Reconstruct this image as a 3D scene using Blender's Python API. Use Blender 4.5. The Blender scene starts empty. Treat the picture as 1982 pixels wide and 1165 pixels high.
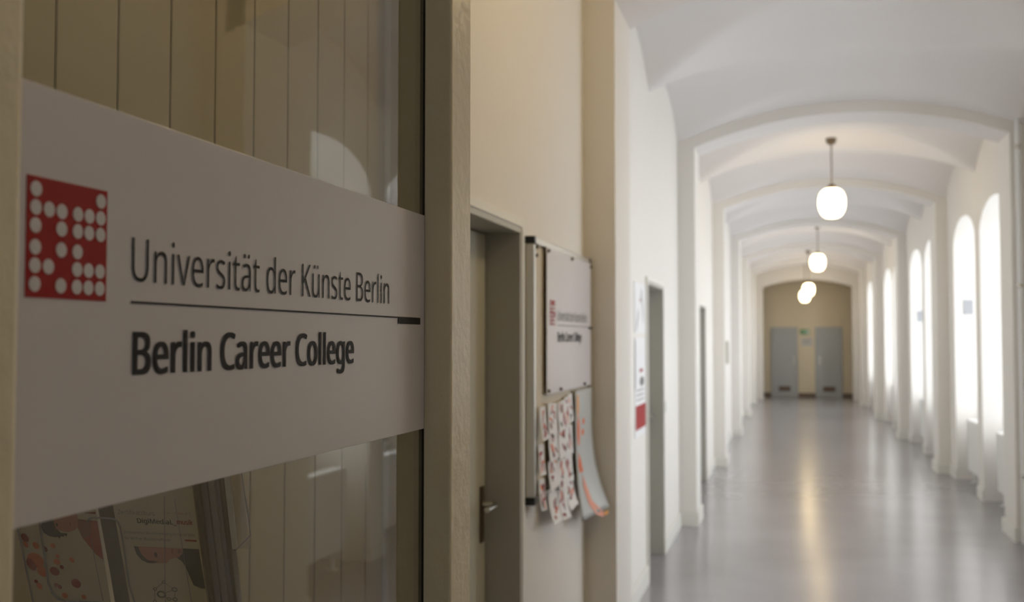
import bpy, bmesh, math, random
from mathutils import Vector, Matrix
random.seed(7)
SC = bpy.context.scene
COL = SC.collection
PI = math.pi

# ---------------------------------------------------------------- camera
F_PX, W_PX, H_PX, EYE = 1950.0, 1982.0, 1165.0, 1.59
pitch = math.atan(74.5 / F_PX)
yaw = math.atan(532 * math.cos(pitch) / F_PX)
cd = bpy.data.cameras.new('camera')
cam = bpy.data.objects.new('camera', cd)
COL.objects.link(cam)
cam.location = (0, 0, EYE)
cam.rotation_euler = (PI / 2 + pitch, 0, yaw)
cd.sensor_width = 36.0
cd.lens = 36.0 * F_PX / W_PX
cd.clip_start = 0.05
cd.clip_end = 200
cd.dof.use_dof = True
cd.dof.focus_distance = 1.3
cd.dof.aperture_fstop = 5.4
SC.camera = cam

# ---------------------------------------------------------------- world and daylight
SC.view_settings.view_transform = 'Standard'
SC.view_settings.look = 'None'
SC.view_settings.exposure = 0.0
SC.view_settings.gamma = 1.0
SC.view_settings.use_curve_mapping = False
wd = bpy.data.worlds.new('overcast_sky')
SC.world = wd
wd.use_nodes = True
wb = wd.node_tree.nodes['Background']
wb.inputs[0].default_value = (0.86, 0.92, 1.0, 1)
wb.inputs[1].default_value = 2.0

P = [4.57, 8.75, 12.95, 17.2, 21.5, 25.75]      # near faces of the pilasters
PW = 0.45                                       # width of a pilaster along the corridor
NICHES = [(-3.0, -1.6), (5.32, 6.75), (7.03, 8.3)]  # first niche is unseen, added behind the camera to light the near end
for i in range(1, 5):
    a, b = P[i] + PW, P[i + 1]
    NICHES += [(a + .3, a + 1.67), (a + 1.95, b - .45)]
NICHES += [(26.5, 27.6)]
DAY = 117.0
for i, (a, b) in enumerate(NICHES):             # daylight standing outside each window, the added first one included
    ld = bpy.data.lights.new('window_daylight', 'AREA')
    ld.shape = 'RECTANGLE'
    ld.size = 4.0
    ld.size_y = (b - a) + 1.2
    ld.energy = DAY * (b - a) * (.8 if i == 0 else 1)
    ld.color = (0.925, 0.945, 1.0)
    lo = bpy.data.objects.new('window_daylight', ld)
    COL.objects.link(lo)
    lo.location = (4.6, (a + b) / 2, 2.3)
    lo.rotation_euler = (0, PI / 2 - .10, 0)          # shines towards -X

XL, XR = -0.90, 1.86        # wall planes
FL, FR = -0.755, 1.73       # pilaster faces
GX, PX, BX = -0.520, -0.4765, -1.0   # glass, front of its posts, boards behind
YEND = 29.0

# ---------------------------------------------------------------- materials
def lin(c):
    c /= 255.0
    return c / 12.92 if c <= .04045 else ((c + .055) / 1.055) ** 2.4
def rgb(r, g, b):
    return (lin(r), lin(g), lin(b), 1)
def mat(name, col, rough=.5, metal=0, bump=0, scale=40, var=0, spec=.5, coat=0, emit=None, es=1, detail=4):
    m = bpy.data.materials.new(name)
    m.use_nodes = True
    nt = m.node_tree
    b = nt.nodes['Principled BSDF']
    b.inputs['Base Color'].default_value = col
    b.inputs['Roughness'].default_value = rough
    b.inputs['Metallic'].default_value = metal
    b.inputs['Specular IOR Level'].default_value = spec
    b.inputs['Coat Weight'].default_value = coat
    if emit:
        b.inputs['Emission Color'].default_value = emit
        b.inputs['Emission Strength'].default_value = es
    if bump or var:
        tc = nt.nodes.new('ShaderNodeTexCoord')
        n = nt.nodes.new('ShaderNodeTexNoise')
        n.inputs['Scale'].default_value = scale
        n.inputs['Detail'].default_value = detail
        nt.links.new(tc.outputs['Object'], n.inputs['Vector'])
        if bump:
            bp = nt.nodes.new('ShaderNodeBump')
            bp.inputs['Strength'].default_value = bump
            bp.inputs['Distance'].default_value = .01
            nt.links.new(n.outputs['Fac'], bp.inputs['Height'])
            nt.links.new(bp.outputs['Normal'], b.inputs['Normal'])
        if var:
            mx = nt.nodes.new('ShaderNodeMixRGB')
            mx.inputs[1].default_value = tuple(v * (1 - var) for v in col[:3]) + (1,)
            mx.inputs[2].default_value = tuple(min(1, v * (1 + var)) for v in col[:3]) + (1,)
            n2 = nt.nodes.new('ShaderNodeTexNoise')
            n2.inputs['Scale'].default_value = scale * .07
            n2.inputs['Detail'].default_value = 5
            nt.links.new(tc.outputs['Object'], n2.inputs['Vector'])
            nt.links.new(n2.outputs['Fac'], mx.inputs[0])
            nt.links.new(mx.outputs[0], b.inputs['Base Color'])
    return m

def clear_mat(name, tint=(1, 1, 1, 1), rough=0.0, ior=1.5, extra=0.0):
    m = bpy.data.materials.new(name)
    m.use_nodes = True
    nt = m.node_tree
    nt.nodes.clear()
    o = nt.nodes.new('ShaderNodeOutputMaterial')
    t = nt.nodes.new('ShaderNodeBsdfTransparent')
    t.inputs[0].default_value = tint
    g = nt.nodes.new('ShaderNodeBsdfGlossy')
    g.inputs['Roughness'].default_value = rough
    fr = nt.nodes.new('ShaderNodeFresnel')
    fr.inputs[0].default_value = ior
    ad = nt.nodes.new('ShaderNodeMath')
    ad.operation = 'ADD'
    ad.inputs[1].default_value = extra
    ad.use_clamp = True
    mx = nt.nodes.new('ShaderNodeMixShader')
    ge = nt.nodes.new('ShaderNodeNewGeometry')      # same reflectance on either side of the sheet
    io = nt.nodes.new('ShaderNodeMapRange')
    io.inputs['To Min'].default_value = ior
    io.inputs['To Max'].default_value = 1 / ior
    nt.links.new(ge.outputs['Backfacing'], io.inputs['Value'])
    nt.links.new(io.outputs[0], fr.inputs[0])
    nt.links.new(fr.outputs[0], ad.inputs[0])
    nt.links.new(ad.outputs[0], mx.inputs[0])
    nt.links.new(t.outputs[0], mx.inputs[1])
    nt.links.new(g.outputs[0], mx.inputs[2])
    nt.links.new(mx.outputs[0], o.inputs[0])
    return m

M = {}
M['wall'] = mat('cream_wall_paint', rgb(235, 231, 224), .6, bump=.12, scale=60, var=.015)
M['ceil'] = mat('white_vault_plaster', rgb(235, 231, 229), .8, bump=.08, scale=30, var=.015)
M['trim'] = mat('white_trim_paint', rgb(232, 230, 222), .35, bump=.05, scale=30)
M['endwall'] = mat('beige_end_wall', rgb(216, 202, 174), .7, bump=.08, scale=40, var=.02)
M['boards'] = mat('khaki_board_paint', rgb(150, 135, 100), .5, bump=.05, scale=50, var=.02)
M['groove'] = mat('board_joint', rgb(70, 58, 38), .9)
M['post'] = mat('cream_gloss_paint', rgb(231, 220, 192), .32, bump=.25, scale=35, var=.02)
M['seal'] = mat('black_rubber_seal', rgb(30, 27, 24), .7)
M['sign'] = mat('sign_board_white', rgb(220, 217, 222), .3, spec=.35, var=.01, scale=20)
M['ink'] = mat('black_print', rgb(30, 28, 34), .5, spec=.2)
M['inkgrey'] = mat('grey_print', rgb(110, 106, 104), .5)
M['red'] = mat('red_print', rgb(160, 5, 12), .5, spec=.25)
M['orange'] = mat('orange_print', rgb(232, 110, 40), .5)
M['amber'] = mat('amber_print', rgb(240, 160, 50), .5)
M['salmon'] = mat('salmon_print', rgb(240, 160, 130), .5)
M['skin'] = mat('skin_tone_print', rgb(205, 130, 95), .5)
M['skinlip'] = mat('dark_skin_print', rgb(160, 84, 66), .5)
M['hair'] = mat('dark_hair_print', rgb(46, 34, 24), .5)
M['jacket'] = mat('dark_jacket_print', rgb(44, 46, 40), .5)
M['paper'] = mat('paper_white', rgb(238, 237, 238), .55)
M['flyer'] = mat('flyer_cream', rgb(225, 212, 184), .4)
M['greypaper'] = mat('grey_poster_paper', rgb(196, 200, 200), .35)
M['alu'] = mat('brushed_aluminium', rgb(205, 203, 196), .3, metal=.85, bump=.05, scale=80)
M['board'] = mat('beige_pinboard', rgb(214, 202, 180), .6, bump=.1, scale=90)
M['black'] = mat('black_plastic', rgb(22, 22, 22), .4)
M['doorgrey'] = mat('grey_door_paint', rgb(200, 199, 186), .4, bump=.05, scale=30)
M['jamb'] = mat('grey_jamb_paint', rgb(180, 178, 170), .4, bump=.05, scale=30)
M['enddoor'] = mat('grey_end_door_paint', rgb(172, 174, 172), .45)
M['louvre'] = mat('brown_louvre', rgb(110, 92, 76), .5)
M['steel'] = mat('satin_steel', rgb(200, 198, 192), .25, metal=1)
M['plate'] = mat('bronze_handle_plate', rgb(92, 78, 62), .35, metal=.6)
M['rad'] = mat('white_radiator_enamel', rgb(236, 236, 234), .3)
M['frame'] = mat('white_window_frame', rgb(236, 236, 232), .4)
M['green'] = mat('green_exit_panel', rgb(20, 120, 60), .4, emit=rgb(20, 130, 60), es=.1)
M['white'] = mat('white_print', rgb(240, 240, 238), .5)
M['brass'] = mat('brown_lamp_metal', rgb(120, 104, 84), .4, metal=.5)
M['notice'] = mat('grey_notice_plate', rgb(170, 172, 176), .5)
M['pale'] = mat('pale_notice_sheet', rgb(196, 194, 188), .5)
M['globe'] = mat('opal_lamp_glass', rgb(255, 240, 215), .3, emit=(1.0, .76, .42, 1), es=9.0)
M['globe_near'] = mat('opal_lamp_glass_strong_bulb', rgb(255, 240, 215), .3, emit=(1.0, .76, .42, 1), es=23.0)
M['pane'] = clear_mat('clear_pane', (.90, .90, .86, 1), 0.0, 1.5, .02)
M['winpane'] = clear_mat('window_pane', (.97, .98, .98, 1), 0.0, 1.45)
M['acryl'] = clear_mat('clear_acrylic', (.86, .86, .88, 1), .08, 1.45, .03)
M['smoky'] = mat('smoky_brown_acrylic', rgb(92, 78, 66), .4)
M['stackdark'] = mat('grey_card_edge', rgb(112, 106, 104), .5)
M['stackpale'] = mat('lilac_card_edge', rgb(176, 168, 176), .5)
M['jumper'] = mat('orange_jumper_print', rgb(190, 66, 20), .5)
M['rust'] = mat('rust_print', rgb(190, 100, 70), .5)
M['acryledge'] = mat('acrylic_edge', rgb(150, 148, 160), .2, spec=.8)
M['acrylside'] = mat('smoky_acrylic_side', rgb(110, 100, 92), .25, spec=.8)

def floor_mat():
    m = bpy.data.materials.new('grey_polished_linoleum')
    m.use_nodes = True
    nt = m.node_tree
    b = nt.nodes['Principled BSDF']
    tc = nt.nodes.new('ShaderNodeTexCoord')
    n = nt.nodes.new('ShaderNodeTexNoise'); n.inputs['Scale'].default_value = 1.1; n.inputs['Detail'].default_value = 6
    cr = nt.nodes.new('ShaderNodeValToRGB')
    cr.color_ramp.elements[0].color = rgb(138, 135, 137); cr.color_ramp.elements[0].position = .3
    cr.color_ramp.elements[1].color = rgb(152, 149, 152); cr.color_ramp.elements[1].position = .75
    nt.links.new(tc.outputs['Object'], n.inputs['Vector'])
    nt.links.new(n.outputs['Fac'], cr.inputs[0])
    nt.links.new(cr.outputs[0], b.inputs['Base Color'])
    b.inputs['Roughness'].default_value = .22
    b.inputs['Coat Weight'].default_value = .25
    b.inputs['Coat Roughness'].default_value = .17
    b.inputs['Specular IOR Level'].default_value = .55
    w = nt.nodes.new('ShaderNodeTexNoise'); w.inputs['Scale'].default_value = 7; w.inputs['Detail'].default_value = 3
    bp = nt.nodes.new('ShaderNodeBump'); bp.inputs['Strength'].default_value = .05; bp.inputs['Distance'].default_value = .01
    mp = nt.nodes.new('ShaderNodeMapping'); mp.inputs['Scale'].default_value = (.35, 1.6, 1)
    nt.links.new(tc.outputs['Object'], mp.inputs['Vector'])
    nt.links.new(mp.outputs[0], w.inputs['Vector'])
    nt.links.new(w.outputs['Fac'], bp.inputs['Height'])
    nt.links.new(bp.outputs['Normal'], b.inputs['Normal'])
    return m
M['floor'] = floor_mat()

# ---------------------------------------------------------------- helpers
def obj(name, bm, m, parent=None, smooth=False, recalc=True):
    me = bpy.data.meshes.new(name)
    if recalc:
        bmesh.ops.recalc_face_normals(bm, faces=bm.faces)
    if smooth:
        for f in bm.faces:
            f.smooth = True
    bm.to_mesh(me)
    bm.free()
    me.materials.append(m if not isinstance(m, str) else M[m])
    o = bpy.data.objects.new(name, me)
    COL.objects.link(o)
    if parent is not None:
        o.parent = parent
    return o

def tag(o, label=None, cat=None, group=None, kind=None):
    if label: o['label'] = label
    if cat: o['category'] = cat
    if group: o['group'] = group
    if kind: o['kind'] = kind
    return o

def thing(name, label, cat, loc=(0, 0, 0), group=None, kind=None, rot=None):
    o = bpy.data.objects.new(name, None)
    COL.objects.link(o)
    o.empty_display_size = .1
    o.location = loc
    if rot: o.rotation_euler = rot
    return tag(o, label, cat, group, kind)

def box(bm, x0, x1, y0, y1, z0, z1, bev=0):
    t = bmesh.new()
    vs = [t.verts.new((x, y, z)) for x in (x0, x1) for y in (y0, y1) for z in (z0, z1)]
    for q in ((0, 1, 3, 2), (4, 6, 7, 5), (0, 4, 5, 1), (2, 3, 7, 6), (0, 2, 6, 4), (1, 5, 7, 3)):
        t.faces.new([vs[i] for i in q])
    bmesh.ops.recalc_face_normals(t, faces=t.faces)
    if bev:
        bmesh.ops.bevel(t, geom=t.edges[:], offset=bev, segments=3, affect='EDGES', profile=.5)
    merge(bm, t)
    return bm

def merge(bm, t):
    me = bpy.data.meshes.new('tmp')
    t.to_mesh(me)
    t.free()
    bm.from_mesh(me)
    bpy.data.meshes.remove(me)

def bx(*a, bev=0):
    return box(bmesh.new(), *a, bev=bev)

def lathe(bm, prof, cx=0, cy=0, cz=0, n=32, axis='Z'):
    rings = []
    for r, h in prof:
        ring = []
        for i in range(n):
            a = 2 * PI * i / n
            p = (r * math.cos(a), r * math.sin(a), h)
            if axis == 'X': p = (h, r * math.cos(a), r * math.sin(a))
            if axis == 'Y': p = (r * math.cos(a), h, r * math.sin(a))
            ring.append(bm.verts.new((cx + p[0], cy + p[1], cz + p[2])))
        rings.append(ring)
    for a, b in zip(rings, rings[1:]):
        for i in range(n):
            bm.faces.new((a[i], a[(i + 1) % n], b[(i + 1) % n], b[i]))
    bm.faces.new(rings[0][::-1]); bm.faces.new(rings[-1])
    return bm

def tube(bm, pts, r, n=10):
    pts = [Vector(p) for p in pts]
    rings = []
    for i, p in enumerate(pts):
        d = (pts[min(i + 1, len(pts) - 1)] - pts[max(i - 1, 0)]).normalized()
        up = Vector((0, 0, 1)) if abs(d.z) < .9 else Vector((1, 0, 0))
        a = d.cross(up).normalized(); b = d.cross(a)
        rings.append([bm.verts.new(p + r * (math.cos(t) * a + math.sin(t) * b)) for t in [2 * PI * k / n for k in range(n)]])
    for a, b in zip(rings, rings[1:]):
        for i in range(n):
            bm.faces.new((a[i], a[(i + 1) % n], b[(i + 1) % n], b[i]))
    bm.faces.new(rings[0][::-1]); bm.faces.new(rings[-1])
    return bm

class Plane:
    """a surface frame: u, v in metres mapped to a point, lifted n along its outward side"""
    def __init__(s, o, u, v, k=1.0):
        s.k = k
        s.o, s.u, s.v = Vector(o), Vector(u).normalized(), Vector(v).normalized()
        s.n = s.u.cross(s.v).normalized()
    def __call__(s, a, b, c=0):
        return s.o + (s.u * a + s.v * b + s.n * c) * s.k

def poly(bm, surf, pts, lift=.0008, th=.0004, sub=0):
    """a flat printed shape on a surface, given in surface coordinates"""
    top = [bm.verts.new(surf(x, y, lift)) for x, y in pts]
    bot = [bm.verts.new(surf(x, y, lift - th)) for x, y in pts]
    bm.faces.new(top); bm.faces.new(bot[::-1])
    n = len(pts)
    for i in range(n):
        bm.faces.new((top[i], bot[i], bot[(i + 1) % n], top[(i + 1) % n]))
def ell(cx, cy, rx, ry, rot=0, n=24, a0=0, a1=2 * PI):
    out = []
    full = abs(a1 - a0 - 2 * PI) < 1e-6
    for i in range(n if full else n + 1):
        t = a0 + (a1 - a0) * i / n
        x, y = rx * math.cos(t), ry * math.sin(t)
        out.append((cx + x * math.cos(rot) - y * math.sin(rot), cy + x * math.sin(rot) + y * math.cos(rot)))
    return out
def rect(x0, x1, y0, y1):
    return [(x0, y0), (x1, y0), (x1, y1), (x0, y1)]

GLYPHS={' ':(209,[]),
'.':(215,['58,43 59,61 64,75 72,85 82,92 94,96 107,97 120,96 132,92 142,85 151,75 156,61 157,43 156,26 151,12 142,2 132,-6 120,-10 107,-11 94,-10 82,-6 72,2 64,12 59,26']),
'0':(459,['419,287 418,242 415,201 409,163 401,128 390,97 376,70 359,47 339,27 316,12 290,1 261,-6 229,-8 188,-4 153,8 122,27 97,54 76,88 60,129 48,176 42,229 39,287 41,346 48,399 58,446 73,486 93,520 119,547 149,566 186,578 229,581 269,578 304,566 335,547 361,520 382,486 399,446 410,399 417,346','110,287 111,238 115,194 121,156 131,125 143,98 159,78 178,64 202,55 229,52 256,55 279,64 298,78 314,98 326,124 336,156 343,194 347,238 348,287 347,336 343,380 336,417 326,449 314,475 298,495 279,510 256,518 229,521 202,518 178,510 159,495 143,475 131,449 121,417 115,380 111,336']),
'1':(459,['285,0 216,0 216,400 216,415 216,428 216,439 217,470 219,499 211,491 203,483 196,477 169,455 108,405 71,452 226,573 285,573']),
'2':(459,['417,0 38,0 38,59 188,210 216,238 240,264 261,287 280,309 295,331 306,353 315,376 320,399 322,424 318,453 309,477 294,496 273,510 249,518 221,520 194,519 169,514 147,506 126,495 104,482 83,466 45,513 60,526 77,537 94,548 113,557 132,565 153,572 174,577 197,580 221,581 255,579 285,572 313,562 336,548 356,531 372,510 384,485 391,458 394,428 392,399 386,371 375,344 361,318 344,292 324,267 301,241 275,214 247,185 128,67 128,64 417,64']),
'4':(459,['443,130 359,130 359,0 291,0 291,130 17,130 17,190 286,576 359,576 359,193 443,193','291,374 291,387 291,400 291,412 292,423 292,434 293,444 294,474 295,500 292,500 287,490 282,479 276,468 270,456 263,446 257,438 86,193 291,193']),
'5':(459,['221,351 258,349 292,342 322,331 349,316 371,297 389,274 402,247 410,217 413,183 410,145 402,111 387,81 368,54 343,32 314,15 280,2 242,-5 199,-8 170,-7 142,-4 116,0 91,6 70,14 51,23 51,90 71,79 95,70 121,62 148,57 174,53 200,52 227,54 252,58 274,65 293,76 310,89 323,106 333,126 339,149 341,176 337,210 325,239 306,262 279,279 243,289 197,292 182,291 164,290 146,288 128,285 112,283 99,280 64,302 86,573 373,573 373,508 146,508 132,342 142,344 155,346 169,348 185,350 202,351']),
'B':(521,['241,573 307,569 361,558 404,541 434,515 453,478 459,431 457,409 453,389 446,371 437,354 424,340 409,328 392,317 372,309 350,304 350,300 373,295 395,288 415,279 433,267 448,253 461,236 470,215 476,191 478,163 475,130 467,100 454,74 436,52 413,33 385,19 354,8 318,2 279,0 78,0 78,573','256,329 300,331 334,339 357,352 372,371 381,394 384,423 380,451 369,474 351,490 324,502 289,509 245,511 150,511 150,329','150,269 150,61 265,61 311,64 346,74 371,91 388,112 398,138 401,168 399,188 395,205 388,221 377,235 362,247 344,256 321,263 293,267 260,269']),
'C':(507,['323,517 294,516 266,510 241,502 217,490 196,474 178,456 162,434 149,410 139,383 131,353 127,321 125,286 128,241 135,200 147,164 164,132 186,105 213,83 244,68 281,58 322,55 347,56 371,58 394,62 416,66 438,72 460,78 460,15 438,8 416,2 393,-2 369,-6 342,-7 312,-8 257,-4 208,8 166,28 130,56 101,90 78,131 62,178 52,230 49,287 51,329 57,369 67,406 81,440 99,471 120,499 145,523 174,543 206,559 242,571 281,578 324,581 353,580 381,577 409,572 435,565 460,557 482,547 453,486 435,494 415,501 394,508 372,513 348,516']),
'D':(585,['536,292 533,231 521,177 501,131 474,91 439,58 399,33 351,15 297,4 237,0 78,0 78,573 254,573 309,569 359,558 404,540 443,516 476,484 502,446 521,401 533,350','460,289 457,337 449,379 435,415 416,444 391,469 361,487 327,500 287,508 244,511 150,511 150,62 228,62 299,68 357,87 402,119 434,164 454,220']),
'J':(219,['-3,-152 -16,-152 -27,-151 -37,-150 -46,-147 -55,-145 -63,-142 -63,-81 -54,-83 -45,-85 -35,-87 -25,-88 -15,-89 -5,-89 8,-88 21,-85 33,-81 45,-74 54,-65 63,-53 69,-38 73,-19 74,3 74,573 146,573 146,9 144,-26 138,-56 128,-82 114,-104 96,-122 75,-135 52,-145 25,-150']),
'K':(496,['496,0 411,0 209,273 150,222 150,0 78,0 78,573 150,573 150,290 166,308 182,327 199,345 249,399 403,573 488,573 261,323']),
'L':(420,['78,0 78,573 150,573 150,64 400,64 400,0']),
'M':(727,['330,0 142,502 139,502 140,490 141,477 142,461 142,444 143,426 144,407 144,387 144,367 144,347 144,0 78,0 78,573 184,573 361,103 364,103 544,573 650,573 650,0 578,0 578,352 578,371 579,389 579,408 580,426 580,443 581,460 584,501 581,501 390,0']),
'S':(440,['403,153 400,121 392,92 378,66 359,44 335,26 307,11 274,1 238,-6 198,-8 177,-8 157,-7 137,-5 118,-2 100,1 83,4 68,9 54,14 41,19 41,88 62,80 86,72 113,65 142,59 171,56 201,55 228,56 252,60 273,66 290,74 305,85 316,98 324,113 329,129 330,147 329,164 325,180 318,194 308,207 295,218 277,230 255,241 228,252 196,265 172,274 151,284 131,294 114,305 98,317 85,330 74,344 65,359 57,375 52,393 49,413 48,435 51,464 58,490 71,513 89,533 110,550 136,563 165,573 197,579 231,581 262,580 290,577 318,572 343,565 367,558 389,549 366,487 346,495 325,502 302,508 278,513 254,516 229,517 207,516 187,513 169,507 155,499 142,489 133,478 126,464 122,450 121,434 122,416 126,400 133,386 143,373 156,362 172,351 193,341 217,330 246,318 278,306 307,293 332,279 353,264 371,247 385,228 395,206 401,181']),
'U':(586,['513,202 511,164 503,128 489,95 470,65 446,40 416,20 380,4 338,-5 290,-8 225,-2 171,18 128,50 97,93 78,144 72,204 72,573 144,573 144,201 148,158 161,122 182,93 211,72 248,59 294,55 327,57 355,63 379,73 399,88 415,105 427,126 435,149 440,174 442,202 442,573 513,573']),
'W':(746,['735,573 583,0 510,0 399,375 389,410 380,443 373,471 370,488 367,471 365,463 363,454 361,443 352,409 349,397 346,385 342,373 234,0 161,0 10,573 85,573 174,223 177,211 180,199 183,186 190,151 193,140 195,129 196,118 201,87 206,119 209,131 211,142 213,154 216,166 219,179 222,191 232,227 333,573 407,573 512,225 516,212 520,200 523,187 526,175 529,163 532,151 534,139 536,128 538,117 544,87 545,100 548,114 550,129 553,144 556,159 560,175 564,191 568,207 572,224 660,573']),
'Z':(459,['427,0 30,0 30,55 332,508 40,508 40,573 419,573 419,518 118,64 427,64']),
'_':(356,['358,-123 -2,-123 -2,-72 358,-72']),
'a':(450,['231,437 279,433 318,422 347,403 368,375 381,338 385,293 385,0 334,0 320,61 317,61 304,46 292,33 279,22 265,13 250,5 234,-1 216,-5 195,-7 172,-8 148,-7 124,-2 103,6 84,16 68,30 55,48 45,68 39,92 37,119 43,159 59,192 87,219 127,238 179,251 243,257 316,259 316,285 313,317 306,342 293,359 275,371 253,378 227,380 205,379 183,376 163,370 143,363 124,355 106,347 84,400 104,410 126,419 151,426 177,432 204,436','252,208 204,203 167,195 141,182 124,165 113,144 110,119 112,97 120,79 132,66 148,56 167,51 188,49 223,52 253,62 279,79 299,103 311,134 315,172 315,210']),
'b':(493,['139,461 139,443 138,426 138,410 137,396 136,383 135,373 139,373 153,390 169,405 189,419 213,429 240,435 272,437 322,431 365,412 401,381 428,338 444,283 449,215 447,168 439,127 427,91 410,61 390,36 365,17 337,3 306,-5 272,-8 240,-6 213,0 189,10 169,24 153,38 139,55 133,55 119,0 68,0 68,609 139,609','260,379 231,377 207,371 188,361 172,348 159,330 150,308 144,282 140,252 139,217 139,214 142,165 150,125 165,93 187,69 219,55 261,51 297,55 325,69 348,93 363,126 373,166 376,216 373,265 363,306 348,338 325,360 296,374']),
'c':(385,['241,-8 204,-5 170,2 139,15 112,34 88,58 69,87 55,123 47,165 44,213 47,262 56,305 71,342 90,372 114,396 142,415 174,428 208,435 245,438 267,437 288,435 309,431 328,426 344,421 358,415 337,356 323,361 308,365 292,370 275,373 259,375 244,376 217,374 193,368 172,358 155,343 141,325 131,303 123,277 119,247 117,213 119,181 123,152 131,126 141,104 155,86 172,71 191,61 214,55 240,53 262,54 283,56 302,60 319,65 336,71 351,78 351,15 336,8 320,3 304,-2 285,-5 264,-7']),
'd':(493,['221,-8 171,-2 128,17 92,48 65,91 49,146 44,214 49,282 66,338 93,381 128,413 171,432 221,438 243,437 262,434 280,429 296,423 310,416 323,407 335,397 345,386 354,374 359,374 356,405 355,418 355,429 354,438 354,609 425,609 425,0 368,0 358,58 354,58 345,46 335,35 323,24 310,15 296,7 279,1 262,-4 242,-7','232,51 273,55 305,67 328,88 343,117 352,154 355,200 355,213 352,263 343,304 329,336 306,360 274,375 231,379 196,374 168,359 146,334 130,300 120,260 117,213 120,165 130,125 146,93 168,69 197,55']),
'e':(452,['234,438 269,435 301,427 329,414 354,396 374,373 390,346 402,315 409,281 411,244 411,201 117,201 122,157 134,119 154,90 181,69 215,56 254,52 280,53 305,56 327,60 348,66 370,73 392,82 392,20 370,11 349,4 327,-1 304,-5 279,-7 251,-8 212,-5 176,3 143,17 114,36 90,61 70,91 56,126 47,167 44,212 47,257 55,297 68,333 86,364 108,390 134,411 164,426 198,435','233,380 202,377 175,366 154,348 137,323 125,293 119,257 338,257 336,281 333,302 326,322 318,338 306,353 292,364 276,373 256,378']),
'f':(276,['266,375 158,375 158,0 87,0 87,375 12,375 12,408 87,432 87,457 89,492 95,522 104,547 116,568 132,585 152,597 174,606 199,612 227,613 244,613 259,612 274,609 287,606 300,603 310,599 292,544 283,546 273,549 262,552 251,554 239,555 228,556 206,553 189,545 175,532 166,513 160,489 158,458 158,430 266,430']),
'g':(493,['221,438 248,436 273,431 297,422 319,409 338,393 355,373 359,373 369,430 425,430 425,-7 423,-46 416,-80 404,-109 388,-135 367,-155 341,-172 310,-183 274,-190 233,-192 202,-192 174,-189 147,-186 122,-180 99,-174 78,-165 78,-100 99,-110 123,-118 149,-125 177,-130 206,-133 237,-134 271,-130 300,-119 324,-101 341,-77 352,-48 355,-13 355,4 355,11 356,21 356,32 357,43 357,51 358,57 354,57 338,37 320,21 299,8 275,-1 250,-6 221,-8 170,-2 126,18 91,51 65,95 49,149 44,214 49,278 65,332 91,377 126,411 169,431','230,379 207,376 187,370 169,359 153,344 140,326 130,303 123,277 119,247 117,213 120,165 130,124 146,92 169,68 197,54 232,50 253,51 271,53 288,58 303,65 315,74 326,85 336,98 343,113 349,131 353,151 355,173 356,197 356,214 355,251 350,282 343,309 332,331 319,348 302,362 281,371 257,377']),
'h':(496,['139,431 139,420 138,410 138,399 137,389 136,379 135,370 140,370 149,385 161,397 174,407 188,416 204,424 221,429 238,434 255,436 273,437 306,435 335,430 360,421 382,408 399,391 413,370 423,344 429,314 431,280 431,0 361,0 361,275 358,307 351,333 338,353 319,367 295,376 265,379 235,377 210,370 189,360 173,347 160,329 150,308 144,283 140,254 139,222 139,0 68,0 68,609 139,609']),
'i':(207,['139,430 139,0 68,0 68,430','104,591 115,590 124,586 133,580 140,572 144,560 145,546 144,532 140,521 133,512 124,506 115,502 104,501 93,502 83,506 75,512 68,521 64,532 63,546 64,560 68,572 75,580 83,586 93,590']),
'k':(428,['138,291 138,282 137,270 137,257 135,221 138,221 152,240 172,264 178,272 184,279 189,285 326,430 409,430 235,246 421,0 336,0 187,200 138,158 138,0 68,0 68,609 138,609']),
'l':(207,['139,0 68,0 68,609 139,609']),
'm':(750,['540,438 584,434 621,421 649,401 669,371 681,330 685,280 685,0 615,0 615,277 613,308 606,333 594,353 577,367 555,376 528,379 490,374 460,362 438,342 423,315 414,280 411,237 411,0 342,0 342,277 341,298 337,317 332,333 325,347 315,359 303,367 289,374 272,377 253,379 227,377 204,370 185,360 170,347 158,329 150,308 144,283 140,255 139,223 139,0 68,0 68,430 125,430 136,371 140,371 149,385 160,398 173,409 186,418 201,425 217,431 233,435 249,437 266,438 298,436 325,430 349,420 369,406 386,388 398,366 402,366 418,388 438,406 461,420 486,430 512,436']),
'n':(496,['275,438 322,434 361,421 391,401 413,371 426,330 431,280 431,0 361,0 361,275 358,307 351,333 338,353 319,367 295,376 265,379 222,374 189,361 166,338 151,308 142,269 139,223 139,0 68,0 68,430 125,430 136,371 140,371 150,385 162,398 175,409 190,418 206,425 222,431 239,435 257,437']),
'o':(485,['442,216 440,181 436,150 428,121 417,95 404,71 388,51 369,33 348,18 324,7 299,-1 271,-6 241,-8 214,-6 188,-1 163,7 140,18 119,33 100,51 84,71 70,95 59,121 51,150 46,181 44,216 47,261 55,301 68,336 87,367 110,392 137,412 169,426 204,435 244,438 281,435 316,426 347,412 374,392 398,367 417,336 431,301 439,261','117,216 119,184 123,154 130,128 141,105 155,86 172,71 192,59 216,53 243,51 270,53 294,59 314,71 331,86 345,105 356,128 363,154 367,184 369,216 367,248 363,277 355,303 345,325 331,344 314,359 294,370 270,376 242,379 202,374 171,359 147,335 130,303 120,263']),
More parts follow.
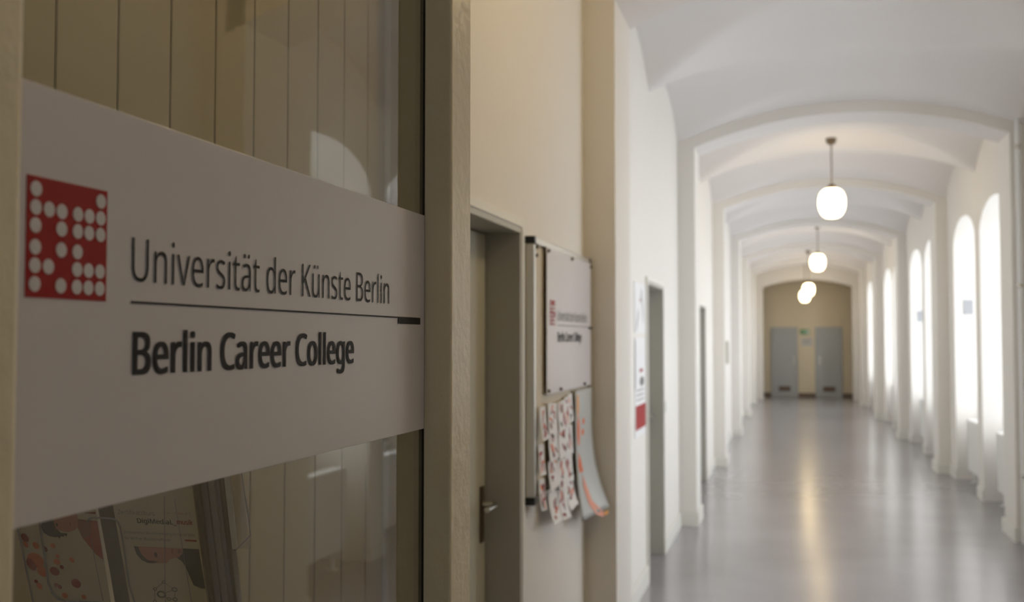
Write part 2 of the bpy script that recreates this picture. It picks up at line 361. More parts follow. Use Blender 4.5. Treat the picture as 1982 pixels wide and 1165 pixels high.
'p':(493,['273,438 322,432 365,413 401,383 428,339 444,284 449,216 447,170 439,129 427,93 410,62 390,37 365,17 337,3 306,-5 272,-8 251,-7 231,-4 213,1 197,7 182,15 170,24 158,33 148,44 139,55 134,55 135,45 136,33 137,20 138,7 139,-5 139,-16 139,-192 68,-192 68,430 126,430 136,371 139,371 148,383 158,394 170,405 182,414 197,422 213,429 231,434 251,437','260,379 233,377 210,371 190,362 174,349 161,333 152,313 145,289 141,261 139,229 139,216 140,182 144,152 150,126 159,103 172,85 188,70 208,59 233,53 261,51 286,53 308,60 326,72 341,88 354,108 364,131 371,157 375,186 376,217 373,262 363,302 348,334 325,359 296,374']),
'r':(331,['269,438 277,438 286,437 295,437 304,436 312,435 319,433 310,368 303,370 296,371 287,372 279,373 271,374 264,374 248,373 232,369 217,363 202,355 189,346 176,334 166,321 156,305 149,289 143,270 140,251 139,229 139,0 68,0 68,430 126,430 134,351 137,351 147,367 158,381 170,395 183,407 198,418 214,426 231,433 249,437']),
's':(384,['348,119 346,92 339,69 327,49 311,32 292,18 268,6 241,-2 210,-6 176,-8 148,-7 122,-5 99,-1 78,5 59,11 42,19 42,83 60,75 81,67 104,60 128,54 153,50 178,49 211,51 236,57 256,66 269,79 277,94 280,112 279,123 276,132 271,141 264,150 253,158 239,167 222,176 200,185 174,196 148,206 124,217 103,228 84,239 69,252 57,266 48,283 43,302 41,324 46,358 61,386 85,408 118,425 157,435 202,438 228,437 252,434 275,430 298,424 319,417 339,409 315,353 297,360 278,366 258,372 238,377 218,379 197,380 171,379 149,374 131,366 118,356 111,343 108,328 109,317 113,307 119,298 127,290 139,282 154,274 172,266 193,256 219,246 245,236 268,226 289,215 306,203 321,191 333,176 341,159 346,140']),
't':(289,['212,50 222,50 233,51 245,53 255,54 264,56 272,59 272,5 263,1 253,-2 240,-4 226,-6 213,-8 200,-8 178,-7 157,-3 138,4 120,13 104,27 91,44 82,66 76,93 74,125 74,375 13,375 13,409 75,437 103,528 144,528 144,430 269,430 269,375 144,375 144,127 146,103 153,83 163,69 177,58 193,52']),
'u':(496,['427,430 427,0 370,0 359,57 356,57 346,43 334,31 321,20 306,11 290,4 273,-1 256,-5 238,-7 220,-8 187,-6 159,-1 134,8 112,21 95,38 81,59 71,85 65,114 63,148 63,430 135,430 135,153 137,122 145,96 158,76 176,62 200,53 230,51 260,53 285,59 306,69 323,82 336,100 345,121 352,146 356,175 357,206 357,430']),
'v':(407,['163,0 0,430 75,430 167,176 171,164 176,151 180,137 185,123 189,109 193,96 197,83 199,72 201,63 204,63 207,72 210,84 214,96 218,110 222,124 227,138 241,176 332,430 407,430 244,0']),
'ä':(450,['231,437 279,433 318,422 347,403 368,375 381,338 385,293 385,0 334,0 320,61 317,61 304,46 292,33 279,22 265,13 250,5 234,-1 216,-5 195,-7 172,-8 148,-7 124,-2 103,6 84,16 68,30 55,48 45,68 39,92 37,119 43,159 59,192 87,219 127,238 179,251 243,257 316,259 316,285 313,317 306,342 293,359 275,371 253,378 227,380 205,379 183,376 163,370 143,363 124,355 106,347 84,400 104,410 126,419 151,426 177,432 204,436','252,208 204,203 167,195 141,182 124,165 113,144 110,119 112,97 120,79 132,66 148,56 167,51 188,49 223,52 253,62 279,79 299,103 311,134 315,172 315,210','113,546 114,559 118,569 124,576 132,581 141,584 151,585 160,584 169,581 177,576 183,569 187,559 188,546 187,534 183,524 177,516 169,510 160,507 151,506 141,507 132,510 124,516 118,524 114,534','264,546 265,559 269,569 275,576 282,581 291,584 301,585 310,584 319,581 327,576 333,569 337,559 338,546 337,534 333,524 327,516 319,510 310,507 301,506 291,507 282,510 275,516 269,524 265,534']),
'ü':(496,['427,430 427,0 370,0 359,57 356,57 346,43 334,31 321,20 306,11 290,4 273,-1 256,-5 238,-7 220,-8 187,-6 159,-1 134,8 112,21 95,38 81,59 71,85 65,114 63,148 63,430 135,430 135,153 137,122 145,96 158,76 176,62 200,53 230,51 260,53 285,59 306,69 323,82 336,100 345,121 352,146 356,175 357,206 357,430','136,546 137,559 141,569 147,576 155,581 164,584 173,585 183,584 192,581 200,576 206,569 210,559 211,546 210,534 206,524 200,516 192,510 183,507 173,506 164,507 155,510 147,516 141,524 137,534','286,546 287,559 291,569 297,576 305,581 314,584 323,585 333,584 342,581 350,576 356,569 360,559 361,546 360,534 356,524 350,516 342,510 333,507 323,506 314,507 305,510 297,516 291,524 287,534']),
'–':(401,['32,184 32,246 369,246 369,184'])}
CAPH=.573

def text_bm(body, surf, x0, x1, base, cap, weight=0.0, lift=.0008, shifts=((0, 0),)):
    """lettering with cap height `cap` fitted between x0 and x1; weight thickens the strokes (in em)"""
    cu = bpy.data.curves.new('lettering', 'CURVE')
    cu.dimensions = '2D'; cu.fill_mode = 'BOTH'
    adv = 0.0; lo = 1e9; hi = -1e9
    for ch in body:
        w, sps = GLYPHS[ch]
        for s in sps:
            pts = [tuple(int(v) / 1000 for v in q.split(',')) for q in s.split()]
            for p in pts:
                lo = min(lo, p[0] + adv); hi = max(hi, p[0] + adv)
        adv += w / 1000
    k = (x1 - x0) / (hi - lo)
    kv = cap / CAPH
    adv = 0.0
    for ch in body:
        w, sps = GLYPHS[ch]
        for s in sps:
            pts = [tuple(int(v) / 1000 for v in q.split(',')) for q in s.split()]
            sp = cu.splines.new('POLY')
            sp.points.add(len(pts) - 1)
            for i, p in enumerate(pts):
                sp.points[i].co = (((p[0] + adv) - lo) * k / kv, p[1], 0, 1)
            sp.use_cyclic_u = True
        adv += w / 1000
    cu.offset = weight
    o = bpy.data.objects.new('lettering', cu)
    COL.objects.link(o)
    bpy.context.view_layer.update()
    me = bpy.data.meshes.new_from_object(o.evaluated_get(bpy.context.evaluated_depsgraph_get()))
    bpy.data.objects.remove(o); bpy.data.curves.remove(cu)
    bm = bmesh.new(); bm.from_mesh(me); bpy.data.meshes.remove(me)
    out = bmesh.new()
    for i, (dx, dy) in enumerate(shifts):
        t = bm.copy()
        for v in t.verts:
            v.co = surf(x0 + (v.co.x + dx) * kv, base + (v.co.y + dy) * kv, lift + i * .00002)
        merge(out, t)
    bm.free()
    return out

# ================================================================ THE SETTING
def solid(name, boxes, m, label, cat, extra=None):
    bm = bmesh.new()
    for b in boxes:
        box(bm, *b)
    if extra: extra(bm)
    o = obj(name, bm, m)
    return tag(o, label, cat, kind='structure')

solid('floor', [(-3, 4, -4.2, 30, -.12, 0)], 'floor', 'grey polished linoleum floor of the long corridor', 'floor')

# --- vaulted ceiling: a groined vault in every half bay, flat arches between them
XC, HX = .48, 1.38
def vault_z(x, y, a, b):
    mid = (a + b) / 2
    h0, h1 = (a, mid) if y <= mid else (mid, b)
    u = (x - XC) / HX
    v = (2 * y - h0 - h1) / (h1 - h0)
    C = 3.57 + .14 * math.sin(PI * (y - a) / (b - a))
    A = 3.29 + (C - 3.29) * (1 - u * u)
    B = 3.29 + (.29 + .14 * (1 - abs(u))) * (1 - abs(v) ** 2.3)
    k = .025
    d = max(k - abs(A - B), 0) / k
    return max(A, B) + d * d * k * .25
def arch_z(x, lo=3.245, hi=3.478, l=FL, r=FR):
    u = (2 * x - l - r) / (r - l)
    return lo + (hi - lo) * (1 - u * u)

bm = bmesh.new()
bays = [(.65, P[0])] + [(P[i] + PW, P[i + 1]) for i in range(5)] + [(P[5] + PW, 28.0)]
for a, b in bays:
    nx, ny = 56, 76
    g = [[bm.verts.new((XL + (XR - XL) * i / nx, a + (b - a) * j / ny,
                        vault_z(XL + (XR - XL) * i / nx, a + (b - a) * j / ny, a, b))) for i in range(nx + 1)] for j in range(ny + 1)]
    for j in range(ny):
        for i in range(nx):
            f = bm.faces.new((g[j][i], g[j + 1][i], g[j + 1][i + 1], g[j][i + 1]))
            f.smooth = True
box(bm, -3, 4, -4.2, 30, 4.0, 4.15)
def arch_ring(bm, y0, y1, l, r, lo, hi, top=4.05, n=40):
    for i in range(n):
        xa, xb = l + (r - l) * i / n, l + (r - l) * (i + 1) / n
        za, zb = arch_z(xa, lo, hi, l, r), arch_z(xb, lo, hi, l, r)
        vs = [bm.verts.new(p) for p in ((xa, y0, za), (xb, y0, zb), (xb, y0, top), (xa, y0, top),
                                        (xa, y1, za), (xb, y1, zb), (xb, y1, top), (xa, y1, top))]
        for q in ((0, 1, 2, 3), (7, 6, 5, 4), (0, 4, 5, 1)):
            bm.faces.new([vs[k] for k in q])
n_vault = len(bm.faces)
for p in [.2] + P:
    if p == P[0]: arch_ring(bm, p, p + PW + .03, FL, FR, 3.165, 3.44)
    else: arch_ring(bm, p, p + PW, FL, FR, 3.245, 3.478)
arch_ring(bm, 28.0, 28.3, -.62, 1.68, 3.0, 3.2)
bm.faces.ensure_lookup_table()
for f in bm.faces[n_vault:]:            # the upright faces of the arches carry the cream wall paint
    if abs((f.verts[0].co - f.verts[1].co).cross(f.verts[1].co - f.verts[2].co).normalized().y) > .9: f.material_index = 1
box(bm, -.95, 1.9, -4.2, .2, 3.5, 3.6)
ceil_o = obj('ceiling', bm, 'ceil', recalc=False)
ceil_o.data.materials.append(M['wall'])
tag(ceil_o, 'white groined vault ceiling crossed by flat arches', 'ceiling', kind='structure')

# --- left wall with its pilasters and door recesses
DOORS = [(2.48, 3.385, 1.98), (6.68, 7.56, 1.98), (10.75, 11.6, 1.96)]
boxes = []
y = 2.42
for a, b, z in DOORS:
    boxes += [(-1.25, XL, y, a, 0, 4.05), (-1.25, XL, a, b, z, 4.05), (-1.25, -1.06, a, b, 0, z)]
    y = b
boxes += [(-1.25, XL, y, 28.0, 0, 4.05), (-1.25, BX - .02, .2, 2.42, 0, 4.05), (-1.25, XL, -4.2, .2, 0, 4.05)]
for p in P:
    if p > 1: boxes.append((XL - .02, FL, p, p + PW, 0, 4.05))
boxes.append((XL - .02, -.62, 28.0, 28.3, 0, 4.05))
boxes.append((-3, XL, 28.0, 28.3, 0, 4.05))
boxes.append((-3.1, -3, 28.3, 29.2, 0, 4.05))
solid('wall_left', boxes, 'wall', 'cream corridor wall with shallow pilasters on the left', 'wall')

# --- right wall, deep arched window niches
WX = 2.36
def niche_z(y, a, b):
    t = min(1, abs(2 * y - a - b) / (b - a))
    return 2.64 + .29 * math.sqrt(max(0, 1 - t * t))
boxes = [(XR, 2.5, -4.2, NICHES[0][0], 0, 4.05)]
for i, (a, b) in enumerate(NICHES):
    nxt = NICHES[i + 1][0] if i + 1 < len(NICHES) else 28.0
    boxes += [(XR, 2.5, b, nxt, 0, 4.05), (WX, 2.5, a, b, 0, .70)]
for p in P:
    boxes.append((FR, XR + .02, p, p + PW, 0, 4.05) if p > 5 else (1.62, XR + .02, p, 5.32, 0, 4.05))
boxes += [(1.68, 4.0, 28.0, 28.3, 0, 4.05), (4, 4.1, 28.0, 29.2, 0, 4.05)]
def niche_arches(bm):
    for a, b in NICHES:
        n = 36
        for i in range(n):
            ta, tb = -math.cos(PI * i / n), -math.cos(PI * (i + 1) / n)
            ya, yb = (a + b) / 2 + ta * (b - a) / 2, (a + b) / 2 + tb * (b - a) / 2
            za, zb = niche_z(ya, a, b), niche_z(yb, a, b)
            vs = [bm.verts.new(p) for p in ((XR, ya, za), (XR, yb, zb), (XR, yb, 4.05), (XR, ya, 4.05),
                                            (2.5, ya, za), (2.5, yb, zb), (2.5, yb, 4.05), (2.5, ya, 4.05))]
            for q in ((0, 1, 2, 3), (7, 6, 5, 4), (0, 4, 5, 1)):
                bm.faces.new([vs[k] for k in q])
solid('wall_right', boxes, 'wall', 'cream corridor wall with deep arched window niches on the right', 'wall', niche_arches)
solid('wall_end', [(-3, 4, YEND, YEND + .2, 0, 4.05)], 'endwall', 'beige end wall with two grey doors', 'wall')
solid('wall_back', [(-1.3, 2.5, -4.3, -4.1, 0, 4.05)], 'endwall', 'beige wall closing the corridor behind the viewer', 'wall')

descr = ['in a fill-light niche added behind the viewer', 'left of the two mirrored in the glass', 'right of the two mirrored in the glass', 'in the nearest visible niche', 'in the second visible niche', 'in the third visible niche', 'in the fourth visible niche',
         'in the fifth visible niche', 'in the sixth visible niche', 'in the seventh visible niche', 'in the eighth visible niche', 'in the farthest niche']
# --- windows: frame with mullion, transom and sill, one pane each
for i, (a, b) in enumerate(NICHES):
    w = thing('window_%d' % (i + 1), 'arched white window above a radiator, %s' % descr[i], 'window', (WX, (a + b) / 2, .7), kind='structure')
    bm = bmesh.new()
    x0, x1 = 0, .06
    hy = (b - a) / 2
    box(bm, x0, x1, -hy, -hy + .06, 0, 1.94); box(bm, x0, x1, hy - .06, hy, 0, 1.94)
    box(bm, x0, x1, -hy, hy, 0, .07); box(bm, x0 - .01, x1, -.04, .04, .07, 1.94 + .26)
    box(bm, x0 - .01, x1, -hy + .05, hy - .05, 1.38, 1.46)
    n = 20
    for k in range(n):
        ta, tb = -math.cos(PI * k / n), -math.cos(PI * (k + 1) / n)
        def pz(t, s): return (t * (hy - s), 1.94 + (.29 - s) * math.sqrt(max(0, 1 - t * t)))
        q = [pz(ta, 0), pz(tb, 0), pz(tb, .06), pz(ta, .06)]
        vs = [bm.verts.new((x, yy, zz)) for x in (x0, x1) for yy, zz in q]
        for f in ((0, 1, 2, 3), (7, 6, 5, 4), (3, 2, 6, 7), (0, 4, 5, 1)):
            try: bm.faces.new([vs[e] for e in f])
            except ValueError: pass
    obj('window_frame', bm, 'frame', w)
    obj('window_sill', bx(-.04, .0, -hy + .003, hy - .003, -.03, -.003, bev=.004), 'frame', w)
    bm = bmesh.new()
    outline = [(-hy + .04, .04), (hy - .04, .04)] + [((hy - .04) * math.cos(PI * k / 24), 1.94 + .25 * math.sin(PI * k / 24)) for k in range(25)]
    f0 = [bm.verts.new((.026, yy, zz)) for yy, zz in outline]; f1 = [bm.verts.new((.032, yy, zz)) for yy, zz in outline]
    bm.faces.new(f0); bm.faces.new(f1[::-1])
    for k in range(len(outline)):
        bm.faces.new((f0[k], f1[k], f1[(k + 1) % len(outline)], f0[(k + 1) % len(outline)]))
    obj('window_pane', bm, 'winpane', w)

# --- baseboards
def skirt(name, segs, label, m='trim'):
    bm = bmesh.new()
    for x0, x1, y0, y1 in segs:
        box(bm, x0, x1, y0, y1, 0, .105)
        box(bm, x0 + (.004 if x0 < 0 else .004), x1 - .004, y0, y1, .105, .118)
    tag(obj(name, bm, m), label, 'baseboard', kind='structure')
T = .018
segs = []
for a, b in ((3.43, P[0]), (P[0] + PW, 6.64), (7.60, P[1]), (P[1] + PW, 10.71), (11.64, P[2]), (P[2] + PW, P[3]), (P[3] + PW, P[4]), (P[4] + PW, P[5]), (P[5] + PW, 28.0)):
    segs.append((XL, XL + T, a, b))
for p in P:
    segs += [(FL, FL + T, p - T, p + PW + T), (XL + T, FL, p - T, p), (XL + T, FL, p + PW, p + PW + T)]
skirt('baseboard_left', segs, 'white painted baseboard along the left wall and round its pilasters')
segs = [(1.602, 1.62, 4.57, 5.32)]
prev = -4.0
edges = []
for a, b in NICHES + [(28.0, 28.0)]:
    cuts = [p for p in P if prev < p < a]
    y = prev
    for p in cuts:
        segs.append((XR - T, XR, y, p)); y = p + PW
    segs.append((XR - T, XR, y, a)); prev = b
for p in P[1:]:
    segs += [(FR - T, FR, p - T, p + PW + T), (FR, XR - T, p - T, p), (FR, XR - T, p + PW, p + PW + T)]
skirt('baseboard_right', segs, 'white painted baseboard along the right wall and its pilasters')
skirt('baseboard_end', [(-.9, -.43, YEND - T, YEND), (.28, .76, YEND - T, YEND), (1.46, 2.0, YEND - T, YEND)], 'beige baseboard between the two end doors', 'louvre')

# --- doors
def lever(parent, x, y, z, d=-1):
    """door handle on a plate; lever points along d*Y, the door faces +X"""
    h = obj('handle_plate', bx(x, x + .008, y - .018, y + .018, z - .13, z + .06, bev=.003), 'plate', parent)
    bm = bmesh.new()
    lathe(bm, [(.011, .008), (.011, .045)], x, y, z, n=16, axis='X')
    tube(bm, [(x + .045, y, z), (x + .056, y + d * .012, z), (x + .058, y + d * .05, z), (x + .056, y + d * .115, z)], .0095, 12)
    obj('door_handle', bm, 'steel', parent)
def left_door(n, a, b, zt, label):
    r = thing('door_%d' % n, label, 'door', (0, 0, 0), kind='structure')
    r.location = (XL, (a + b) / 2, 0)
    o = Vector(r.location)
    def loc(bm):
        bmesh.ops.translate(bm, verts=bm.verts, vec=-o); return bm
    bm = bmesh.new()     # steel frame lining the recess, with a flat architrave
    box(bm, -1.06, XL + .012, a, a + .02, 0, zt); box(bm, -1.06, XL + .012, b - .02, b, 0, zt); box(bm, -1.06, XL + .012, a + .02, b - .02, zt - .02, zt)
    obj('door_lining', loc(bm), 'jamb', r)
    bm = bmesh.new()
    box(bm, XL, XL + .016, a - .03, a, 0, zt + .03, bev=.003); box(bm, XL, XL + .016, b, b + .03, 0, zt + .03, bev=.003); box(bm, XL, XL + .016, a, b, zt, zt + .03, bev=.003)
    obj('door_frame', loc(bm), 'trim', r)
    obj('door_leaf', loc(bx(-1.055, -1.012, a + .024, b - .026, .008, zt - .024, bev=.003)), 'doorgrey', r)
    bm = bmesh.new()
    box(bm, -1.05, -1.03, b - .026, b - .02, .008, zt - .02)
    obj('door_seal', loc(bm), 'black', r)
    sub = thing('tmp', '', '')
    bpy.data.objects.remove(sub)
    lever(r, -.112, (b - a) / 2 - .075, 1.03)
left_door(1, *DOORS[0], 'grey door in a deep recess between the glazed partition and the whiteboard')
left_door(2, *DOORS[1], 'grey door recess just past the wall posters on the left')
left_door(3, *DOORS[2], 'narrow sliver of a grey door beyond the second pilaster on the left')
for n, (a, b, d, side) in enumerate(((-.39, .25, 1, 'left'), (.79, 1.42, -1, 'right'))):
    r = thing('door_%d' % (n + 4), 'grey door with low louvre in the end wall, the %s of the pair' % side, 'door', ((a + b) / 2, YEND, 0), kind='structure')
    w = (b - a) / 2
    bm = bmesh.new()
    box(bm, -w - .04, -w, -.03, 0, 0, 1.93); box(bm, w, w + .04, -.03, 0, 0, 1.93); box(bm, -w, w, -.03, 0, 1.89, 1.93)
    obj('door_frame', bm, 'enddoor', r)
    obj('door_leaf', bx(-w + .003, w - .003, -.02, 0, .01, 1.885, bev=.002), 'enddoor', r)
    bm = bmesh.new()
    box(bm, -.16, .16, -.028, -.02, .16, .30)
    for k in range(5): box(bm, -.15, .15, -.034, -.028, .172 + k * .025, .184 + k * .025)
    obj('louvre', bm, 'louvre', r)
    bm = bmesh.new()
    hx = d * (w - .07)
    box(bm, hx - .02, hx + .02, -.028, -.02, .9, 1.12)
    tube(bm, [(hx, -.02, 1.04), (hx, -.06, 1.04), (hx - d * .1, -.062, 1.04)], .01)
    obj('door_handle', bm, 'steel', r)

# ================================================================ GLAZED PARTITION (nearest, left)
gp = thing('glazed_partition', 'cream framed glazed partition carrying the large college sign, nearest on the left', 'partition', (GX, 1.0, 0))
def rel(bm, o):
    bmesh.ops.translate(bm, verts=bm.verts, vec=-Vector(o)); return bm
GO = (GX, 1.0, 0)
Y0, Y1 = .545, 1.408
obj('post', rel(bx(GX - .042, PX, Y1, 1.503, 0, 2.75, bev=.004), GO), 'post', gp)
obj('post', rel(bx(GX - .042, PX, .39, Y0, 0, 2.75, bev=.007), GO), 'post', gp)
obj('top_rail', rel(bx(GX - .042, PX, Y0, Y1, 2.62, 2.75, bev=.004), GO), 'post', gp)
obj('bottom_rail', rel(bx(GX - .042, PX, Y0, Y1, 0, .18, bev=.004), GO), 'post', gp)
obj('glass_pane', rel(bx(GX - .006, GX, Y0 + .002, Y1 - .002, .18, 2.62), GO), 'pane', gp)
bm = bmesh.new()
box(bm, GX - .006, GX + .0015, Y1 - .0018, Y1, .18, 2.62); box(bm, GX - .006, GX + .0015, Y0, Y0 + .0018, .18, 2.62)
obj('seal', rel(bm, GO), 'seal', gp)
# boards behind the glass: tongue and groove planks
step = .1382
ys = [1.199 + step * k for k in range(-8, 12)]
bm = bmesh.new()
bg = bmesh.new()
box(bg, BX - .019, BX - .006, .21, 2.415, .0, 3.2)
for a, b in zip(ys, ys[1:]):
    a2, b2 = max(a + .0022, .21), min(b - .0022, 2.415)
    if b2 > a2: box(bm, BX - .012, BX, a2, b2, .0, 3.2, bev=.0015)
bp = obj('trim_1', bm, 'boards')
tag(bp, 'khaki tongue-and-groove boarding behind the partition glass', 'wall panelling', kind='structure')
obj('board_joint', bg, 'groove', bp)

# ---------------------------------------------------------------- the two printed college boards
def dots_pattern():
    cols = [.0135, .0345, .0550, .0820, .1020, .1225]
    rows = [.1205, .1000, .0800, .0560, .0355, .0150]
    pat = ['1....6', '123456', '1.3456', '1.34..', '12.456', '1.3456']
    return [(cols[c], rows[r]) for r in range(6) for c in range(6) if pat[r][c] != '.']
BOLD = [(dx, dy) for dx in (-.020, -.010, 0, .010, .020) for dy in (-.007, .007)]
def college_board(name, label, cat, X, ya, yb, za, zb, th, lx, lz, k, weight=1.0):
    """lx, lz: lower left corner of the red square; k: size against the large sign"""
    r = thing(name, label, cat, (X, ya, za))
    obj('sign_panel', bx(0, th, 0, yb - ya, 0, zb - za, bev=min(.0012, th * .4)), 'sign', r)
    S = Plane((th, lx - ya, lz - za), (0, 1, 0), (0, 0, 1))
    bm = bmesh.new(); poly(bm, S, rect(0, .135 * k, 0, .1345 * k), .0007, .0005)
    lg = obj('logo_square', bm, 'red', r)
    bm = bmesh.new()
    for cx, cy in dots_pattern(): poly(bm, S, ell(cx * k, cy * k, .0086 * k, .0086 * k), .0012, .0004)
    obj('logo_dots', bm, 'sign', lg)
    obj('lettering', text_bm('Universität der Künste Berlin', S, .184 * k, 1.040 * k, .0275 * k, .0565 * k, -.005, lift=.0009), 'ink', r)
    bm = bmesh.new()
    poly(bm, S, rect(.184 * k, 1.224 * k, -.0005 * k, .0025 * k), .0009, .0005)
    poly(bm, S, rect(1.091 * k, 1.224 * k, -.0125 * k, .0025 * k), .0011, .0005)
    obj('underline', bm, 'ink', r)
    obj('lettering', text_bm('Berlin Career College', S, .190 * k, .862 * k, -.0905 * k, .0535 * k, .0, lift=.0009, shifts=BOLD), 'ink', r)
    return r
college_board('college_sign', 'large white sign with red dotted square and college name on the partition glass', 'sign',
              GX + .0005, Y0 + .004, Y1 - .003, 1.4587, 1.7741, .002, .5932, 1.6199, .6469)

# ---------------------------------------------------------------- brochure rack behind the glass
def pbox(bm, S, a0, a1, b0, b1, c0, c1):
    vs = [bm.verts.new(S(a, b, c)) for a in (a0, a1) for b in (b0, b1) for c in (c0, c1)]
    for q in ((0, 1, 3, 2), (4, 6, 7, 5), (0, 4, 5, 1), (2, 3, 7, 6), (0, 2, 6, 4), (1, 5, 7, 3)):
        bm.faces.new([vs[i] for i in q])
    return bm
OA, OB = (-.883, .990, 1.4336), (-.7536, 1.0001, 1.4336)
SA = Plane(OA, (.9535, .2963, -.0556), (.1947, -.4643, .8640), .92)
SB = Plane(OB, (.9663, .2533, -.0460), (.1607, -.4539, .8764), .92)
RO = (-.86, 1.16, 0)
rk = thing('brochure_rack', 'clear acrylic brochure rack on a pole behind the partition glass', 'brochure rack', RO)
bm = bmesh.new(); lathe(bm, [(.016, 0), (.016, 1.46)], 0, .04, 0, 16); obj('pole', bm, 'steel', rk)
bm = bmesh.new(); lathe(bm, [(.10, 0), (.10, .012), (.03, .022), (.02, .03)], 0, .04, 0, 32); obj('base_plate', bm, 'steel', rk)
for S, side in ((SA, 0), (SB, 1)):
    bm = bmesh.new(); pbox(bm, S, -.004, .109, -.235, .02, -.026, -.023); obj('back_panel', rel(bm, RO), 'acryl', rk)
    bm = bmesh.new(); pbox(bm, S, -.004, .109, -.237, -.234, -.026, .004); obj('pocket_floor', rel(bm, RO), 'acryl', rk)
bm = bmesh.new(); pbox(bm, SB, -.028, -.003, -.235, .015, -.034, -.016); obj('divider', rel(bm, RO), 'smoky', rk)
for k, (a0, a1, c, m) in enumerate(((.1075, .113, .0, 'stackdark'), (.1135, .121, -.006, 'acryledge'), (.1215, .129, -.010, 'stackpale'), (.1295, .134, -.014, 'acryledge'), (.1345, .1385, -.018, 'stackdark'))):
    bm = bmesh.new(); pbox(bm, SB, a0, a1, -.235, .02 + .004 * k, c - .02, c)
    obj('side_panel', rel(bm, RO), m, rk)
bm = bmesh.new(); pbox(bm, SB, .1385, .160, -.13, .02, -.030, -.028); obj('side_pocket', rel(bm, RO), 'acryl', rk)
def rim_or_reflection(S, pts, r, lift=.003):
    bm = bmesh.new(); tube(bm, [S(a, b, lift) for a, b in pts], r, 8); obj('pocket_rim_or_reflection', rel(bm, RO), 'acryledge', rk)
rim_or_reflection(SA, [(.031, -.07), (.0297, -.0896), (.0290, -.1231), (.0265, -.1809), (.029, -.1997), (.0346, -.2101), (.0464, -.2142), (.0943, -.2135)], .0013)
rim_or_reflection(SA, [(.0945, -.10), (.0941, -.1372), (.0965, -.2098)], .0004)
rim_or_reflection(SA, [(.0002, -.03), (.0002, -.235)], .0011)
rim_or_reflection(SB, [(-.0348, -.0707), (-.032, -.0660), (-.0271, -.0644), (-.002, -.0646), (.002, -.0662), (.004, -.0694), (.006, -.0788), (.0061, -.115), (.0046, -.1767), (.008, -.2037)], .0011)
rim_or_reflection(SB, [(.0690, -.0254), (.0495, -.2011)], .0004)  # no rim: a reflection line over the page, built as a thin tube
rim_or_reflection(SB, [(.0814, -.0287), (.0848, -.1988)], .0003)  # second reflection line, likewise modelled as a tube
rim_or_reflection(SB, [(.1590, .02), (.1598, .009), (.1641, -.1052), (.1405, -.1327)], .0008, -.026)

def brochure(label, S, O, w, m):
    b = thing('brochure', label, 'brochure', O)
    bm = bmesh.new(); pbox(bm, S, 0, w, -.232, .012, -.012, 0); obj('page_stack', rel(bm, O), m, b)
    def shp(name, mm, polys, lift=.0008):
        bm = bmesh.new()
        for k, p in enumerate(polys): poly(bm, S, p, lift + k * .00003, .0004)
        obj(name, rel(bm, O), mm, b)
    return b, shp
b, shp = brochure('left brochure in the rack, with red and orange dots and a person in orange', SA, OA, .105, 'flyer')
D = [(.006, -.1055, .0045, .0075, 'red'), (.0051, -.1168, .0028, .006, 'orange'), (.0182, -.1182, .004, .0058, 'orange'), (.0297, -.1235, .0026, .005, 'red'),
     (.0407, -.1168, .0032, .0042, 'orange'), (.0444, -.1351, .0025, .0032, 'orange'), (.0421, -.1451, .0044, .0052, 'orange'), (.0474, -.154, .0028, .0036, 'red'),
     (.0367, -.162, .0062, .0078, 'red'), (.0626, -.1403, .0032, .0043, 'orange'), (.0624, -.1822, .0062, .0082, 'red'), (.0352, -.187, .0029, .0036, 'red'),
     (.0397, -.190, .0027, .0036, 'red'), (.0441, -.2054, .004, .005, 'orange'), (.0698, -.2067, .003, .004, 'orange'), (.0089, -.182, .0025, .0032, 'red'),
     (.012, -.1901, .0038, .0055, 'orange'), (.0137, -.1446, .0105, .0135, 'amber_orange'), (.007, -.1519, .0055, .011, 'red'), (.0203, -.1638, .0070, .0090, 'orange')]
for x, y, rx, ry, m in D:
    shp('printed_dot', 'orange' if m == 'amber_orange' else m, [ell(max(x, rx + .0003), y, rx, ry, .25)], .0007 if m == 'amber_orange' else .0009)
shp('red_bar', 'red', [[(.0897, -.0584), (.1043, -.0560), (.1039, -.0593)]])
shp('jumper', 'jumper', [[(.0798, -.0699), (.1048, -.0717), (.1048, -.138), (.0953, -.128), (.0823, -.1018), (.0778, -.0843)]], .0006)
shp('neck', 'skinlip', [[(.0797, -.0706), (.0965, -.0711), (.0950, -.088), (.0915, -.0967), (.0823, -.1018), (.079, -.0887)]], .0009)
shp('face', 'skin', [[(.0470, -.060), (.0645, -.058), (.0797, -.0600), (.0800, -.076), (.0781, -.0821), (.0750, -.087), (.0704, -.0897), (.0650, -.092), (.0598, -.0921), (.0545, -.0905), (.0502, -.0883), (.0475, -.080)]], .0011)
shp('hair', 'hair', [[(.0304, -.0851), (.034, -.070), (.0477, -.0700), (.0488, -.0862), (.0545, -.0935), (.063, -.0941), (.0613, -.0998), (.0592, -.0970), (.0572, -.1005), (.0545, -.0990), (.0514, -.1037), (.0500, -.1010), (.0460, -.1018), (.0383, -.1001), (.0316, -.0939)]], .0013)
shp('eye', 'hair', [ell(.0515, -.080, .0010, .003)], .0015)
shp('mouth', 'skinlip', [ell(.0690, -.078, .0008, .004)], .0015)
b, shp = brochure('right brochure in the rack, headed Zertifikatskurs, with a person in a dark jacket', SB, OB, .105, 'flyer')
def line(name, body, x0, x1, y, cap, m, shifts=((0, 0),), wt=0.0):
    obj(name, rel(text_bm(body, SB, x0, x1, y, cap, wt, shifts=shifts), OB), m, b)
line('title', 'Zertifikatskurs', .0050, .0520, -.0585, .0072, 'inkgrey', wt=-.006)
line('date_line', '15. Jun – 14. Sept. 2012', .0627, .0986, -.0545, .0040, 'rust')
